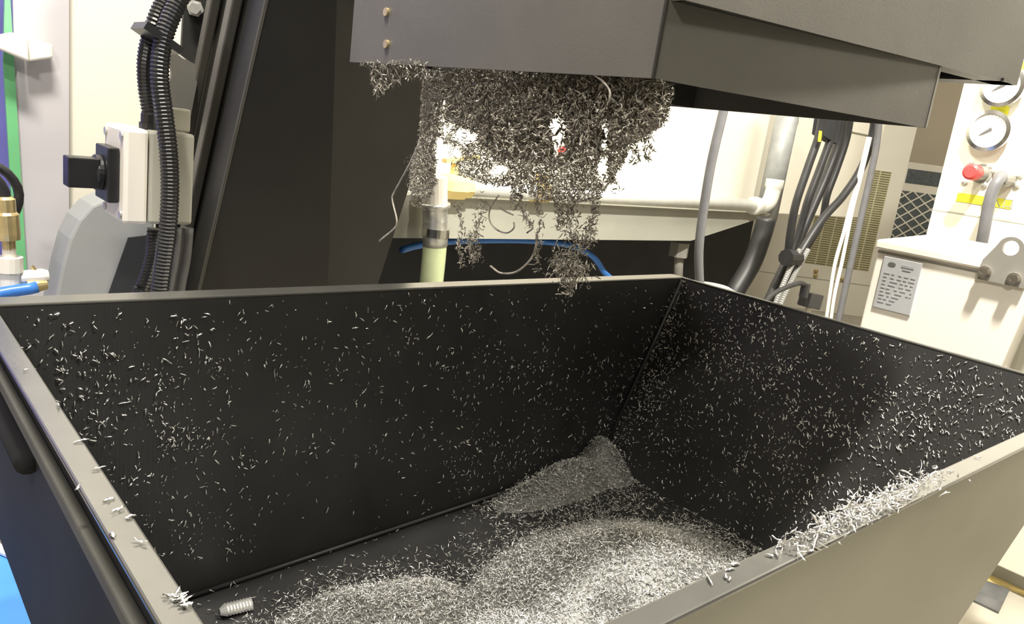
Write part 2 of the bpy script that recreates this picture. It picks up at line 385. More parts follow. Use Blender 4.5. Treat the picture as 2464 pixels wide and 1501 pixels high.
def lay(c, n, d, label, group, spread=.7):
    i = random.randrange(NV)
    if i not in proto: o = bpy.data.objects.new('metal_chip', variants[i]); proto[i] = o
    else: o = proto[i].copy()
    COL.objects.link(o); n = nrm(n); d = nrm(V(d)-n*(V(d) @ n)); b = np.cross(n, d); a = random.gauss(0, spread)
    t = d*math.cos(a)+b*math.sin(a); b = np.cross(n, t); p = V(c)+n*.0015
    o.matrix_world = Matrix([[t[0], b[0], n[0], p[0]], [t[1], b[1], n[1], p[1]], [t[2], b[2], n[2], p[2]], [0, 0, 0, 1]])
    tag(o, label, 'metal chip', group); return o
ib = rng.permutation(len(cb)); ir = rng.permutation(len(cr_))
for i in ib[:130]: lay(cb[i], (0, -1, 0), (0, 0, -1), 'silver metal chip stuck to the black back wall inside the bin', 'metal chips on the back wall of the bin')
for i in ir[:120]: lay(cr_[i], nr, (-.3, -.5, -.8), 'silver metal chip stuck to the sloped right wall inside the bin', 'metal chips on the right wall of the bin')
o = mesh_obj('chip_litter', [flat_chips(cb[ib[130:]], (0, -1., 0), (0, 0, -1.), (.0014, .009), (.0008, .0022), .8)], 'chip'); tag(o, 'fine metal chips scattered over the black back wall inside the bin', 'metal chips', kind='stuff')
o = mesh_obj('chip_litter', [flat_chips(cr_[ir[120:]], nr, nrm((-.3, -.5, -.8)), (.0014, .009), (.0008, .0022), .7)], 'chip'); tag(o, 'fine metal chips scattered over the sloped right wall inside the bin', 'metal chips', kind='stuff')
o = mesh_obj('chip_litter', [rand_chips(crease, (.003, .010), (.0008, .002), .5)], 'chip'); tag(o, 'line of metal chips gathered down the rear corner crease of the bin', 'metal chips', kind='stuff')
# on the rims
for q in ((233, 1058), (176, 1180), (262, 1205), (285, 1230), (338, 1308), (62, 893), (180, 975), (270, 1290), (240, 1130), (425, 1430), (430, 1438), (436, 1444), (442, 1452), (428, 1448), (448, 1462), (440, 1455), (410, 1440), (452, 1448), (320, 1245)):
    c = P(q, z=RZ+.004); c[0] = min(max(c[0], X0-wl+.003), X0-.002)
    lay(c, (0, 0, 1), (1, .3, 0), 'silver metal chip lying on the grey left rim of the bin', 'metal chips on the left rim of the bin', 1.5)
n = 520
tq = np.clip(rng.normal(.5, .25, n), 0, 1); e = np.stack([2270+(1880-2270)*tq, 1150+(1320-1150)*tq], -1)
cf = np.array([P(q, z=RZ+.004) for q in e]); cf[:, 1] = Y0-.009+rng.normal(0, .006, n); cf[:, 2] = RZ+.005+np.abs(rng.normal(0, .006, n))
o = mesh_obj('chip_pile', [rand_chips(cf, (.003, .014), (.0008, .0021))], 'chip'); tag(o, 'bright ridge of metal chips piled along the front rim of the bin', 'metal chips', kind='stuff')
for q in ((1740, 1388), (1760, 1375), (1782, 1368), (1793, 1420), (1900, 1355), (1700, 1395), (1850, 1340), (2380, 1112), (2300, 1140)):
    c = P(q, z=RZ+.004); c[1] = Y0-.008+random.uniform(-.006, .006); lay(c, (0, 0, 1), (1, .3, 0), 'silver metal chip lying on the grey front rim of the bin', 'metal chips on the front rim of the bin', 1.5)
# spiral zipper chip near the left end of the bin floor
zc = MB(); a0 = P((528, 1475), z=.41); a1 = P((596, 1458), z=.41); ax = nrm(a1-a0); up = V((0, 0, 1)); sd = np.cross(ax, up)
NS = 19; rings = []
for i in range(NS):
    c = a0+(a1-a0)*(i/(NS-1)); r = .011 if i % 2 else .0055
    rings += [c+ax*(.006 if i % 2 else 0)+(up*math.sin(math.pi*k/10)+sd*math.cos(math.pi*k/10))*r for k in range(11)]
zc.add(rings, [(i*11+k, i*11+k+1, i*11+k+12, i*11+k+11) for i in range(NS-1) for k in range(10)])
o = zc.build('spiral_chip', 'chip'); tag(o, 'tightly coiled saw-toothed metal chip lying near the left end of the bin floor', 'metal chip')
so = o.modifiers.new('solid', 'SOLIDIFY'); so.thickness = .0006

# ------------------------------------------------------------------ conveyor: chute, hood, inclined housing
ZB = 1.125; ZH = 1.20
conv = thing('chip_conveyor', (.85, 1.6, 0), 'dark grey chip conveyor with overhead discharge chute hanging over the bin', 'chip conveyor')
A0, A1, A2, A3 = V((.637, .543, ZB)), V((1.057, .444, ZB)), V((1.05, 1.10, ZB)), V((.632, 1.157, ZB))
up = V((0, 0, .13))
lp = MB().prism([A0, A3, A3+up, A0+up], (.005, 0, 0)).build('left_panel', 'conv', conv)
MB().prism([A0, A1, A1+up, A0+up], (.001, .005, 0)).build('front_panel', 'conv', conv)
MB().prism([A1, A2, A2+up, A1+up], (-.005, 0, 0)).build('right_panel', 'conv', conv)
bi = [P((1605, 250), z=ZB), P((1970, 275), z=ZB)]
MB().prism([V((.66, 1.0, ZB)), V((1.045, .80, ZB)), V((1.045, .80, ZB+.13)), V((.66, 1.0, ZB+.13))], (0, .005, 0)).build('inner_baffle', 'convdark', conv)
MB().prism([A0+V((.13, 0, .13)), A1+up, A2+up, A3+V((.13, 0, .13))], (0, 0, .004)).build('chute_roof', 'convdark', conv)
mb = MB()
for p in ((935, 30), (935, 107)): mb._lathe(P(p, x=.640)+V((.002, 0, 0)), (-1, 0, 0), [(0, .010), (.003, .010), (.003, .0075), (.010, .0075), (.010, .003)], 12)
for i, p in enumerate(((935, 30), (935, 107))):
    m = MB(); c = P(p, x=.635); m._lathe(c+V((.003, 0, 0)), (-1, 0, 0), [(0, .0095), (.003, .0095), (.003, .006), (.009, .006), (.009, .002)], 12); m.build('bolt', 'brass', lp, label='worn brass-coloured bolt')
m = MB(); m.tube([P((1605, 0), x=.634), A0+V((-.002, -.001, 0))], .0025, 8); m.build('corner_seam', 'convdark', conv)
# upper hood overhanging the chute on all sides; unseen upper part shaped to place its shadow
h0, h1, h2, h3 = V((.642, .528, ZH)), P((2440, 205), z=ZH), V((1.22, .98, ZH)), V((.642, .80, ZH))
hd = MB(); uh = V((0, 0, .8)); eh = nrm(h1-h0); n1, n2 = V((0, 0, .07)), eh*.118+V((0, 0, .12))
dF = np.cross(nrm(h1-h0), (0, 0, 1))*.004; tl = eh*.10+V((0, 0, .8))
hd.prism([h0, h1, h1+uh, h0+tl, h0+n2, h0+n1], dF)
d = np.cross(nrm(h2-h1), (0, 0, 1))*.004; hd.prism([h1, h2, h2+uh, h1+uh], d)
for a, b in ((V((0, 0, 0)), n1), (n1, n2), (n2, tl)):
    hd.add([h0+a, h3+a, h3+b, h0+b, h0+a+V((.004, 0, 0)), h3+a+V((.004, 0, 0)), h3+b+V((.004, 0, 0)), h0+b+V((.004, 0, 0))], [(0, 1, 2, 3), (7, 6, 5, 4), (0, 4, 5, 1), (1, 5, 6, 2), (2, 6, 7, 3), (3, 7, 4, 0)])
hd.prism([h0+tl, h1+uh, h2+uh, h3+tl+V((0, .4, 0))], (0, 0, .004)); hd.build('hood', 'conv', conv)
hf = MB(); c1 = nrm(h1-h0); inn = V((c1[1]*-1, c1[0], 0))
hf.prism([h0, h1, h1+inn*.028, h0+inn*.028], (0, 0, .004)); e2 = V((-.02, .0, 0)); hf.prism([h1, h2, h2+e2*2, h1+e2*2], (0, 0, .004)); hf.build('hood_flange', 'convdark', conv)
# inclined housing
def LL(z): return V((.66, 1.553+.46*(1.234-z), z))
def RR(z): return V((1.1, 1.632+.38*(.967-z), z))
top, bot = 1.75, .02
bk = V((0, .34, 0))
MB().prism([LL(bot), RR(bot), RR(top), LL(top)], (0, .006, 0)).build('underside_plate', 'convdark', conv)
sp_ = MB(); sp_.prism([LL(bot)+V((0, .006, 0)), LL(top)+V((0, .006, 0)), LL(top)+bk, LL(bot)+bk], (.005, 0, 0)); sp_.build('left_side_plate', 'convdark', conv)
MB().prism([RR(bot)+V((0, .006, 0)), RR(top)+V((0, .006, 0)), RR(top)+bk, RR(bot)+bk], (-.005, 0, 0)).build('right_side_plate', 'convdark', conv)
MB().prism([LL(bot)+bk, RR(bot)+bk, RR(top)+bk, LL(top)+bk], (0, .006, 0)).build('upper_cover', 'conv', conv)
MB().tube([LL(bot)+V((0, -.002, 0)), LL(top)+V((0, -.002, 0))], .004, 8).build('edge_bead', 'conv', conv)
for dy, wd_ in ((.10, .035), (.22, .03)):
    m = MB(); m.prism([LL(bot)+V((-.004, dy, 0)), LL(top)+V((-.004, dy, 0)), LL(top)+V((-.004, dy+wd_, 0)), LL(bot)+V((-.004, dy+wd_, 0))], (-.022, 0, 0)); m.build('side_rail', 'conv', conv, bevel=.004)
MB().box((.70, .82, 1.34), (1.10, 1.70, 2.02)).build('head_casing', 'conv', conv, bevel=.004)
XS = .63
tabp = [P(p, y=1.86) for p in ((447, -60), (505, -60), (503, 40), (470, 158), (436, 132))]
MB().prism(tabp, (0, .01, 0)).build('flange_tab', 'convdark', conv)
m = MB(); bolt(m, P((470, 20), y=1.858), (-.4, -1, -.1), .012, .03); m.build('bolt', 'steel', conv, label='bright hex bolt')
br = [P(p, y=1.85) for p in ((392, 105), (440, 140), (482, 160), (455, 300), (405, 265), (400, 235))]
th = np.linspace(-1.3, 1.3, 9); arc = [P((396+18*math.cos(a), 175+26*math.sin(a)), y=1.85) for a in th[::-1]]
MB().prism(br+arc, (0, .012, 0)).build('hose_bracket', 'conv', conv)

# ------------------------------------------------------------------ rotary isolator switch
YB = 1.60
sw = thing('isolator_switch', P((355, 540), y=YB), 'grey and white rotary switch box with black knob on the conveyor side', 'switch')
b0, b1, b2, b3 = [P(p, y=YB) for p in ((358, 310), (458, 319), (459, 543), (360, 540))]
l0, l3 = P((296, 318), y=YB), P((300, 537), y=YB)
x_l = (l0[0]+l3[0])/2; zt = (l0[2]+b1[2])/2+.002; zb = (l3[2]+b2[2])/2; xm = (b0[0]+b3[0])/2; xe = b1[0]
far = P((252, 294), x=x_l); yb2 = YB+.14
MB().box((xm, YB, zb), (xe+.01, yb2, zt)).build('enclosure', 'greige', sw, bevel=.006)
lid = MB().box((x_l, YB-.002, zb-.001), (xm-.002, yb2+.002, zt+.001)).build('lid', 'white', sw, bevel=.007)
kc = V((x_l, (YB+yb2)/2, (zt+zb)/2-.002))
kp = MB().box((x_l-.022, kc[1]-.045, kc[2]-.052), (x_l-.001, kc[1]+.045, kc[2]+.052)).build('knob_plate', 'blk', sw, bevel=.003)
m = MB(); m._lathe(kc+V((-.022, 0, 0)), (-1, 0, 0), [(0, .034), (.012, .034), (.014, .03), (.02, .028)], 24); m.box((x_l-.085, kc[1]-.030, kc[2]-.028), (x_l-.03, kc[1]+.012, kc[2]+.028)); m.build('knob', 'blk', kp, bevel=.004)
for dy in (.015, .125):
    for z in (zb+.015, zt-.015):
        m = MB(); m._lathe((x_l-.0005, YB+dy, z), (-1, 0, 0), [(0, .008), (.003, .008), (.003, .003)], 12); m.build('screw', 'steel', lid)
gc = P((362, 300), y=YB+.05)
m = MB(); m._lathe((gc[0], gc[1], zt), (0, 0, 1), [(0, .021), (.012, .021), (.012, .018), (.028, .018), (.036, .013)], 12); m.build('cable_gland', 'blk', sw)
m = MB(); cg2 = P((428, 300), y=YB+.06); m.box((cg2[0]-.022, cg2[1]-.01, zt), (cg2[0]+.022, cg2[1]+.015, zt+.045)); m.build('mount_tab', 'greige', sw, bevel=.004)

# corrugated conduits
def px_path(l, y): return [P(p, y=y) for p in l]
def to_floor(q):        # carry a run of hose on down to the floor
    e = q[-1]; return q+[V((e[0]-.02, e[1], e[2]*.5)), V((e[0]-.02, e[1], .02))]
hose('corrugated_conduit', [P((450, -70), y=1.60), P((398, 0), y=1.60), P((368, 70), y=1.60), P((352, 140), y=1.62), P((353, 210), y=1.64), V((gc[0], gc[1], zt+.03))], .0165, 'blk', 'black corrugated conduit running into the top of the switch box', 'conduit', corr=True)
hose('corrugated_conduit', to_floor(px_path([(465, -70), (425, 10), (394, 90), (384, 180), (394, 270), (405, 360), (409, 450), (404, 550), (392, 640), (380, 740)], 1.55)), .0175, 'blk', 'black corrugated conduit passing down in front of the switch box', 'conduit', corr=True)
hose('corrugated_conduit', to_floor(px_path([(372, 550), (366, 620), (345, 690), (330, 740)], 1.66)), .015, 'blk', 'short black corrugated conduit leaving under the left of the switch box', 'conduit', corr=True)
hose('black_hose', to_floor(px_path([(425, 548), (418, 620), (405, 690), (400, 740)], 1.67)), .011, 'greycab', 'thin dark hose hanging below the middle of the switch box', 'hose')
hose('black_hose', to_floor(px_path([(450, 548), (443, 620), (430, 690), (426, 740)], 1.70)), .014, 'greycab', 'dark hose below the switch box beside the conveyor plate', 'hose')
m = MB(); c = P((378, 92), y=1.575); dt = nrm((-.55, 0, -1)); ds = np.cross(dt, (0, 1, 0)); m.obox(c, ds*.036, (0, .040, 0), dt*.007); o = m.build('cable_tie', 'blk'); tag(o, 'black tie band bundling the conduits above the switch box', 'cable tie')

# ------------------------------------------------------------------ hanging tangle of chips
def inside(p, poly):
    x, y = p[:, 0], p[:, 1]; c = np.zeros(len(p), bool); n = len(poly)
    for i in range(n):
        x0, y0 = poly[i]; x1, y1 = poly[(i+1) % n]
        c ^= ((y0 > y) != (y1 > y)) & (x < (x1-x0)*(y-y0)/(y1-y0+1e-9)+x0)
    return c
def fill(poly, n, xr_=(.645, .82), dens=None):
    poly = np.array(poly, float); lo, hi = poly.min(0), poly.max(0); p = lo+(hi-lo)*rng.random((n, 2)); p = p[inside(p, poly)]
    if dens is not None: p = p[rng.random(len(p)) < dens(p)]
    x = rng.uniform(*xr_, len(p)); return np.array([P(q, x=a) for q, a in zip(p, x)])
body = [(1015, 165), (1100, 140), (1300, 150), (1560, 185), (1625, 205), (1605, 290), (1570, 320), (1520, 350), (1480, 420), (1440, 480), (1370, 490), (1300, 480), (1230, 450), (1160, 440), (1100, 420), (1060, 330), (1040, 340), (1050, 440), (1030, 480), (990, 470), (985, 420), (1010, 330), (1020, 250)]
holes = [(1345, 330, 22, 60), (1330, 300, 12, 20), (1455, 330, 12, 45), (1120, 330, 34, 22), (1075, 310, 14, 16), (1075, 400, 26, 60), (1200, 410, 22, 14), (1450, 410, 14, 40), (1100, 370, 10, 20)]
def dens(p):
    d = np.full(len(p), 1.); d *= np.clip(1.3-(p[:, 1]-400)/220, .5, 1)
    for x, y, a, b in holes: d *= np.where(((p[:, 0]-x)/a)**2+((p[:, 1]-y)/b)**2 < rng.uniform(.5, 1.3, len(p)), .09, 1)
    return d
parts = [rand_chips(fill(body, 30000, dens=dens), (.003, .012), (.0008, .0022), .5)]
parts.append(rand_chips(fill([(1060, 150), (1580, 190), (1590, 300), (1400, 400), (1200, 380), (1080, 280)], 13000, (.65, .78), dens), (.006, .016), (.0016, .0042), .4))
fr = [(880, 148), (1030, 148), (1030, 185), (980, 190), (930, 215), (905, 240), (890, 180)]
parts.append(rand_chips(fill([(1015, 200), (1075, 190), (1050, 330), (1048, 440), (1030, 480), (992, 468), (985, 420), (1010, 330)], 5200, (.65, .72)), (.003, .012), (.0008, .0024), .6))
parts.append(rand_chips(fill(fr, 520, (.625, .66)), (.006, .016), (.001, .0024), 1.5))
parts.append(rand_chips(fill([(860, 148), (1020, 140), (1020, 165), (870, 160)], 200, (.626, .65)), (.004, .01), (.001, .002), .8))
# dangling stringy clusters, strung on their own threads
def strand(pts, x, n, r, Lr=(.004, .012)):
    q = np.array(spline([P(p, x=x) for p in pts], .002)); i = rng.integers(0, len(q), n)
    return rand_chips(q[i]+rng.normal(0, r, (n, 3)), Lr, (.0008, .0022), .6)
S = [([(1100, 490), (1110, 540), (1105, 590), (1115, 640)], 80, .0025), ([(1160, 480), (1150, 540), (1135, 590), (1140, 630)], 110, .005), ([(1130, 560), (1140, 600), (1150, 615)], 70, .006),
     ([(1380, 480), (1370, 540), (1390, 590), (1370, 630)], 190, .006), ([(1430, 480), (1425, 540), (1405, 590)], 80, .004), ([(1290, 470), (1300, 530), (1295, 580), (1290, 650)], 70, .0025), ([(1340, 640), (1370, 645), (1405, 655)], 230, .007), ([(1355, 600), (1350, 650), (1365, 690)], 130, .006),
     ([(1385, 660), (1372, 690), (1370, 712)], 40, .003), ([(1250, 460), (1260, 510), (1280, 545)], 40, .002), ([(1235, 440), (1240, 500)], 40, .003), ([(1470, 380), (1475, 440), (1480, 455)], 40, .003), ([(1555, 330), (1560, 360), (1555, 385)], 24, .003), ([(1520, 340), (1530, 380), (1525, 395)], 30, .003), ([(995, 380), (990, 440), (1000, 490)], 90, .004), ([(1010, 470), (1015, 500), (1020, 505)], 20, .003), ([(1335, 470), (1350, 520), (1345, 545)], 70, .004), ([(1410, 560), (1425, 545), (1430, 590)], 40, .004)]
for pt, n_, r_ in S: parts.append(strand(pt, .70, int(n_*1.6), r_))
o = mesh_obj('chip_tangle', parts, 'chipd'); tag(o, 'dark matted tangle of metal chips hanging from the bottom of the chute', 'metal chips', kind='stuff')
def wire(pts, x, r, label):
    o = MB().tube(spline([P(p, x=x) for p in pts], .004), r, 6).build('chip_strand', 'chipd', smooth=True); tag(o, label, 'metal chip'); return o
wire([(1010, 340), (985, 395), (950, 460), (944, 480), (955, 530), (948, 550), (918, 575), (913, 580)], .66, .0014, 'long thin crooked chip strand hanging left of the tangle before the dark conveyor')
wire([(1180, 640), (1205, 657), (1240, 655), (1272, 630), (1288, 600), (1292, 560)], .70, .0016, 'long curved chip strand hanging lowest under the middle of the tangle')
wire([(1200, 470), (1180, 500), (1178, 530), (1195, 552), (1220, 560), (1237, 548), (1236, 535)], .70, .0012, 'thin hook-shaped chip strand curling under the left half of the tangle')
wire([(1195, 490), (1210, 505), (1235, 517)], .70, .0012, 'short thin bent chip strand inside the hook-shaped curl')
wire([(1250, 480), (1262, 520), (1283, 545), (1268, 560)], .70, .0012, 'thin kinked chip strand hanging right of the hook-shaped curl')
wire([(1430, 180), (1450, 195), (1468, 220), (1466, 245)], .64, .0014, 'arched chip strand on the upper right front of the tangle')

# ------------------------------------------------------------------ machine behind: enclosure, coolant trough, pipe
YM = 2.12; YT = 1.93
zlow = P((1960, 519), y=YM)[2]
x_end = P((2090, 480), y=YM)[0]
mach = thing('machine_tool', (2.0, 2.6, 0), 'large cream machine enclosure standing behind the conveyor and the bin', 'machine')
xl = P((160, 400), y=YM)[0]
MB().box((xl, YM, zlow), (x_end, YM+.12, 2.6)).build('enclosure_panel', 'cream', mach, bevel=.004)
MB().box((xl+.05, YM+.5, .0), (P((1790, 650), y=YM+.5)[0], YM+1.0, zlow+.4)).build('machine_base', 'darkbase', mach)
MB().box((xl, YM+.001, .1), (.64, YM+.10, zlow-.001)).build('lower_panel', 'cream', mach)
m = MB(); s0 = P((1893, 285), y=YM)[0]; m.box((s0+.28, YM-.006, P((1900, 286), y=YM)[2]-.004), (x_end-.1, YM-.001, P((1900, 286), y=YM)[2]+.001)); m.build('panel_seam', 'greige', mach)
m = MB(); m._lathe(P((1911, 292), y=YM), (0, -1, 0), [(0, .028), (.01, .026), (.016, .012)], 16); m.build('panel_screw', 'steel', mach)
tr = thing('coolant_trough', P((1300, 577), y=YT), 'long grey sheet-metal trough under the horizontal pipe behind the bin', 'trough')
tp = [P(p, y=YT) for p in ((900, 470), (1853, 518), (1663, 577), (880, 575))]
zt_ = max(tp[0][2], tp[1][2]); zbm = (tp[2][2]+tp[3][2])/2
xa, xb, xc = 1.115, tp[1][0], tp[2][0]
MB().prism([(xa, YT, zt_), (xb, YT, zt_), (xc, YT, zbm), (xa, YT, zbm)], (0, .004, 0)).build('front_panel', 'trough', tr)
MB().prism([(xb, YT+.004, zt_), (xc, YT+.004, zbm), (xc, YT+.40, zbm), (xb, YT+.18, zt_)], (-.004, 0, 0)).build('end_panel', 'trough', tr)
MB().prism([(xa, YT+.004, zbm), (xc, YT+.004, zbm), (xc, YT+.3, zbm), (xa, YT+.3, zbm)], (0, 0, .004)).build('bottom_panel', 'darkbase', tr)
MB().prism([(xa, YT, zt_), (xb, YT, zt_), (xb, YT+.185, zt_), (xa, YT+.185, zt_)], (0, 0, .006)).build('top_lip', 'trough', tr)
q0 = P((1040, 452), y=YT-.02); q1 = P((1815, 491), y=YT-.02)
zp = (q0[2]+q1[2])/2; rp = .026
pipe = thing('coolant_pipe', (q0[0], YT-.02, zp), 'white galvanised horizontal pipe running along the top of the grey trough', 'pipe')
m = MB(); m.cyl((q0[0], YT-.02, zp), (q1[0], YT-.02, zp), rp, 20); m.build('pipe_run', 'galv', pipe, smooth=True)
e = spline([(q1[0]-.01, YT-.02, zp), (q1[0]+.06, YT-.02, zp), (q1[0]+.11, YT-.02, zp+.02), (q1[0]+.125, YT-.02, zp+.07), (q1[0]+.125, YT-.02, zp+.12)], .01)
m = MB(); m.tube(e, rp*1.3, 16, lambda i: rp*(1.5 if i < 4 or i > len(e)-5 else 1.28)); m.build('elbow', 'galv', pipe, smooth=True)
v0 = P((1848, 500), y=YT+.05); v1 = P((1905, 230), y=YT+.05)
m = MB(); m.cyl(v0-V((0, 0, .05)), v1, .05, 20); o = m.build('post', 'postgalv', smooth=True); tag(o, 'grey galvanised upright post at the right end of the horizontal pipe', 'post')

# hose fitting at left end of pipe
fit = thing('hose_fitting', P((1045, 580), y=1.80), 'silver hose tail with pale green tube hanging below the horizontal pipe', 'hose')
YF = 1.86
f0, f1, f2, f3 = P((1047, 488), y=YF), P((1046, 520), y=YF), P((1047, 572), y=YF), P((1034, 740), y=YF)
m = MB(); m.cyl(P((1046, 425), y=YF), f0, .036, 20); m.build('white_socket', 'white', fit, smooth=False)
m = MB(); m._lathe(f0, nrm(f2-f0), [(0, .044), (.012, .044), (.016, .036), (.05, .036), (.055, .037), (.06, .034), (.066, .037), (.072, .034), (.078, .037), (.084, .034), (.09, .037), (.125, .037)], 24); m.build('hose_tail', 'steel', fit, smooth=True)
m = MB(); m.tube([f2+V((0, 0, .028)), f2+V((0, 0, .004))], .040, 24); cl = P((1066, 566), y=YF-.02); m.cyl(cl-V((.012, 0, 0)), cl+V((.012, 0, 0)), .011, 10); m.build('hose_clamp', 'chrome', fit)
m = MB(); m.tube(spline([f2+V((0, 0, .01)), P((1044, 620), y=YF), P((1038, 680), y=YF), f3, V((f3[0]-.03, YF+.02, .25)), V((f3[0]-.03, YF+.03, .012))], .02), .035, 20); m.build('clear_tube', 'palegreen', fit, smooth=True)
va = thing('ball_valve', P((1090, 455), y=YT-.05), 'yellowed brass valve on the horizontal pipe behind the chip tangle', 'valve')
m = MB(); c = V((P((1090, 455), y=YT-.02)[0], YT-.02, zp)); m._lathe(c-V((.06, 0, 0)), (1, 0, 0), [(0, .034), (.02, .034), (.03, .04), (.09, .04), (.1, .034), (.12, .034)], 8); m.build('body', 'tape', va)
m = MB(); m.cyl(c, c+V((0, 0, .07)), .014); m.obox(c+V((.01, -.01, .085)), (.06, 0, .01), (0, .012, 0), (0, 0, .006)); m.build('handle', 'tape', va)
m = MB(); c = V((P((1300, 450), y=YT-.02)[0], YT-.02, zp)); m._lathe(c-V((.03, 0, 0)), (1, 0, 0), [(0, .035), (.06, .035)], 8); m.cyl(c, c+V((0, 0, .06)), .02); o = m.build('pipe_tee', 'brass'); tag(o, 'small brass tee on the horizontal pipe hidden behind the hanging chips', 'pipe fitting')
m = MB(); c = P((1348, 362), y=YM); m._lathe(c, (0, -1, 0), [(0, .012), (.02, .012), (.02, .020), (.035, .021), (.05, .018)], 20); o = m.build('red_button', 'red'); tag(o, 'red knob on the cream machine seen through a gap in the chips', 'button')
hose('blue_hose', [P(p, y=2.05) for p in ((965, 602), (1010, 590), (1100, 580), (1250, 578), (1360, 588), (1420, 612), (1450, 650), (1470, 700))]+[V((2.05, 2.05, .3)), V((2.1, 2.0, .011))], .011, 'blue', 'thin blue air hose looping under the grey trough', 'hose')
lb = thing('levelling_bolt', P((1632, 660), y=2.0), 'pale levelling bolt with hexagonal nut standing under the trough end', 'bolt')
c0 = P((1630, 700), y=2.0); c1 = P((1635, 582), y=2.0); m = MB(); m.cyl(c0, c1, .02, 14); m.build('shank', 'lug', lb, smooth=True)
c2 = P((1634, 600), y=2.0); m = MB(); m.tube([c2-V((0, 0, .03)), c2+V((0, 0, .03))], .042, 6); m.build('nut', 'lug', lb)
hose('grey_cable', [P(p, y=1.28) for p in ((1760, 180), (1740, 270), (1712, 390), (1692, 510), (1682, 600), (1684, 690), (1692, 800))]+[V((1.5, 1.3, .1)), V((1.55, 1.28, .01))], .0125, 'greycab', 'thick grey cable dropping from the chute behind the bin corner', 'cable')
hose('black_duct', [P(p, y=1.7) for p in ((1845, 525), (1832, 570), (1810, 630), (1775, 690), (1730, 760))]+[V((2.2, 1.72, .25)), V((2.25, 1.75, .04))], .038, 'blkrub', 'thick black rubber duct curving down right of the trough end', 'hose')
m = MB(); c = P((1710, 700), y=1.5); m._lathe(c-V((0, 0, .03)), (0, 0, 1), [(0, .05), (.02, .09), (.035, .095), (.05, .06), (.055, .02)], 24); m.cyl((c[0], c[1], 0), (c[0], c[1], c[2]-.03), .03); o = m.build('levelling_pad', 'plate', smooth=True); tag(o, 'grey levelling pad of the machine seen low behind the rear corner of the bin', 'levelling pad')

# ------------------------------------------------------------------ cable bundle at the right
DB = 1.30
def bund(l, y=DB):      # the run in view, then on down to the floor
    q = [P(p, y=y) for p in l]; e = q[-1]; d = nrm(q[-1]-q[-2])*.10
    return q+[e+d, V((e[0]+d[0]*1.4, y+.01, .25)), V((e[0]+d[0]*1.5, y+.01, .012))]
for lab, l, r, dy in (
    ('black cable at the left edge of the hanging bundle', [(1985, 240), (1972, 320), (1945, 400), (1915, 490), (1902, 560), (1893, 620), (1862, 690), (1840, 740)], .0125, 0),
    ('black cable second from the left in the hanging bundle', [(2012, 240), (2002, 320), (1975, 400), (1945, 480), (1925, 550), (1900, 620), (1868, 690), (1850, 740)], .0125, .02),
    ('thick black cable in the middle of the hanging bundle', [(2034, 240), (2018, 340), (1990, 420), (1960, 490), (1930, 560), (1905, 625), (1880, 680), (1855, 740)], .015, .04),
    ('black cable behind the middle of the hanging bundle', [(2052, 240), (2038, 330), (2012, 410), (1990, 470), (1978, 530), (1950, 580), (1912, 640), (1885, 690), (1865, 740)], .012, .06)):
    hose('black_cable', bund(l, DB+dy), r, 'blkrub', lab, 'cable')
hose('braided_cable', bund([(2108, 240), (2100, 320), (2075, 400), (2030, 470), (1985, 520), (1950, 570), (1918, 625), (1890, 690), (1868, 750)], DB-.03), .013, 'blkrub', 'thick black cable sweeping in from the right to join the bundle', 'cable')
hose('corrugated_sleeve', bund([(1925, 600), (1900, 650), (1878, 700), (1858, 750)], DB-.06), .0085, 'sleeve', 'grey ribbed sleeve on the right side of the bundle, upper of two', 'cable', corr=True)
hose('corrugated_sleeve', bund([(1945, 600), (1915, 655), (1890, 705), (1870, 750)], DB-.06), .0085, 'sleeve', 'grey ribbed sleeve furthest right beside the bundle', 'cable', corr=True)
m = MB(); c = P((1905, 612), y=DB-.05); m.tube([c+V((-.03, 0, -.01)), c+V((.035, 0, -.012))], .026, 10); o = m.build('cable_tie', 'blk'); tag(o, 'black tie holding the hanging cable bundle together low down', 'cable tie')
hose('dark_cable', bund([(2116, 240), (2112, 330), (2095, 420), (2075, 510), (2055, 600), (2035, 690), (2018, 770), (2010, 820)], 1.22), .0105, 'greycab', 'single dark grey cable hanging right of the white cables', 'cable')
hose('white_cable', bund([(2090, 330), (2065, 430), (2045, 500), (2030, 560), (2010, 630), (1998, 700), (1985, 790)], 1.26), .006, 'whitecab', 'left one of two thin white cables before the vented cabinet', 'cable')
hose('white_cable', bund([(2094, 330), (2070, 430), (2052, 500), (2040, 560), (2026, 630), (2008, 710), (1995, 800)], 1.25), .006, 'whitecab', 'right one of two thin white cables before the vented cabinet', 'cable')
cn = thing('cable_connector', P((1950, 740), y=1.12), 'black square connector with ribbed cable by the right rim of the bin', 'connector')
c = P((1950, 722), y=1.12); ex = nrm((1, -.3, -.15)); ez = nrm((.15, 0, 1)); ey = np.cross(ez, ex)
MB().obox(c, ex*.026, ey*.022, ez*.022).build('plug_body', 'blk', cn, bevel=.003)
MB().box((c[0]-.012, c[1]-.004, 0), (c[0]+.012, c[1]+.004, c[2]-.015)).build('support_bar', 'greige', cn)
c2 = P((1938, 690), y=1.12); MB().cyl(c2-V((0, 0, .03)), c2+V((0, 0, .01)), .013, 12).build('plug_neck', 'blk', cn)
hose('ribbed_cable', [c2+V((0, 0, .004)), P((1925, 681), y=1.12), P((1895, 690), y=1.12), P((1860, 708), y=1.12), P((1835, 735), y=1.12)], .007, 'blkrub', corr=True, parent=cn, cat=None)
m = MB(); m.obox(P((1990, 300), y=DB+.03), (.05, 0, -.01), (0, .02, 0), (-.005, 0, .045)); o = m.build('connector_block', 'darkbase'); tag(o, 'dark terminal block at the top of the hanging cable bundle', 'connector')
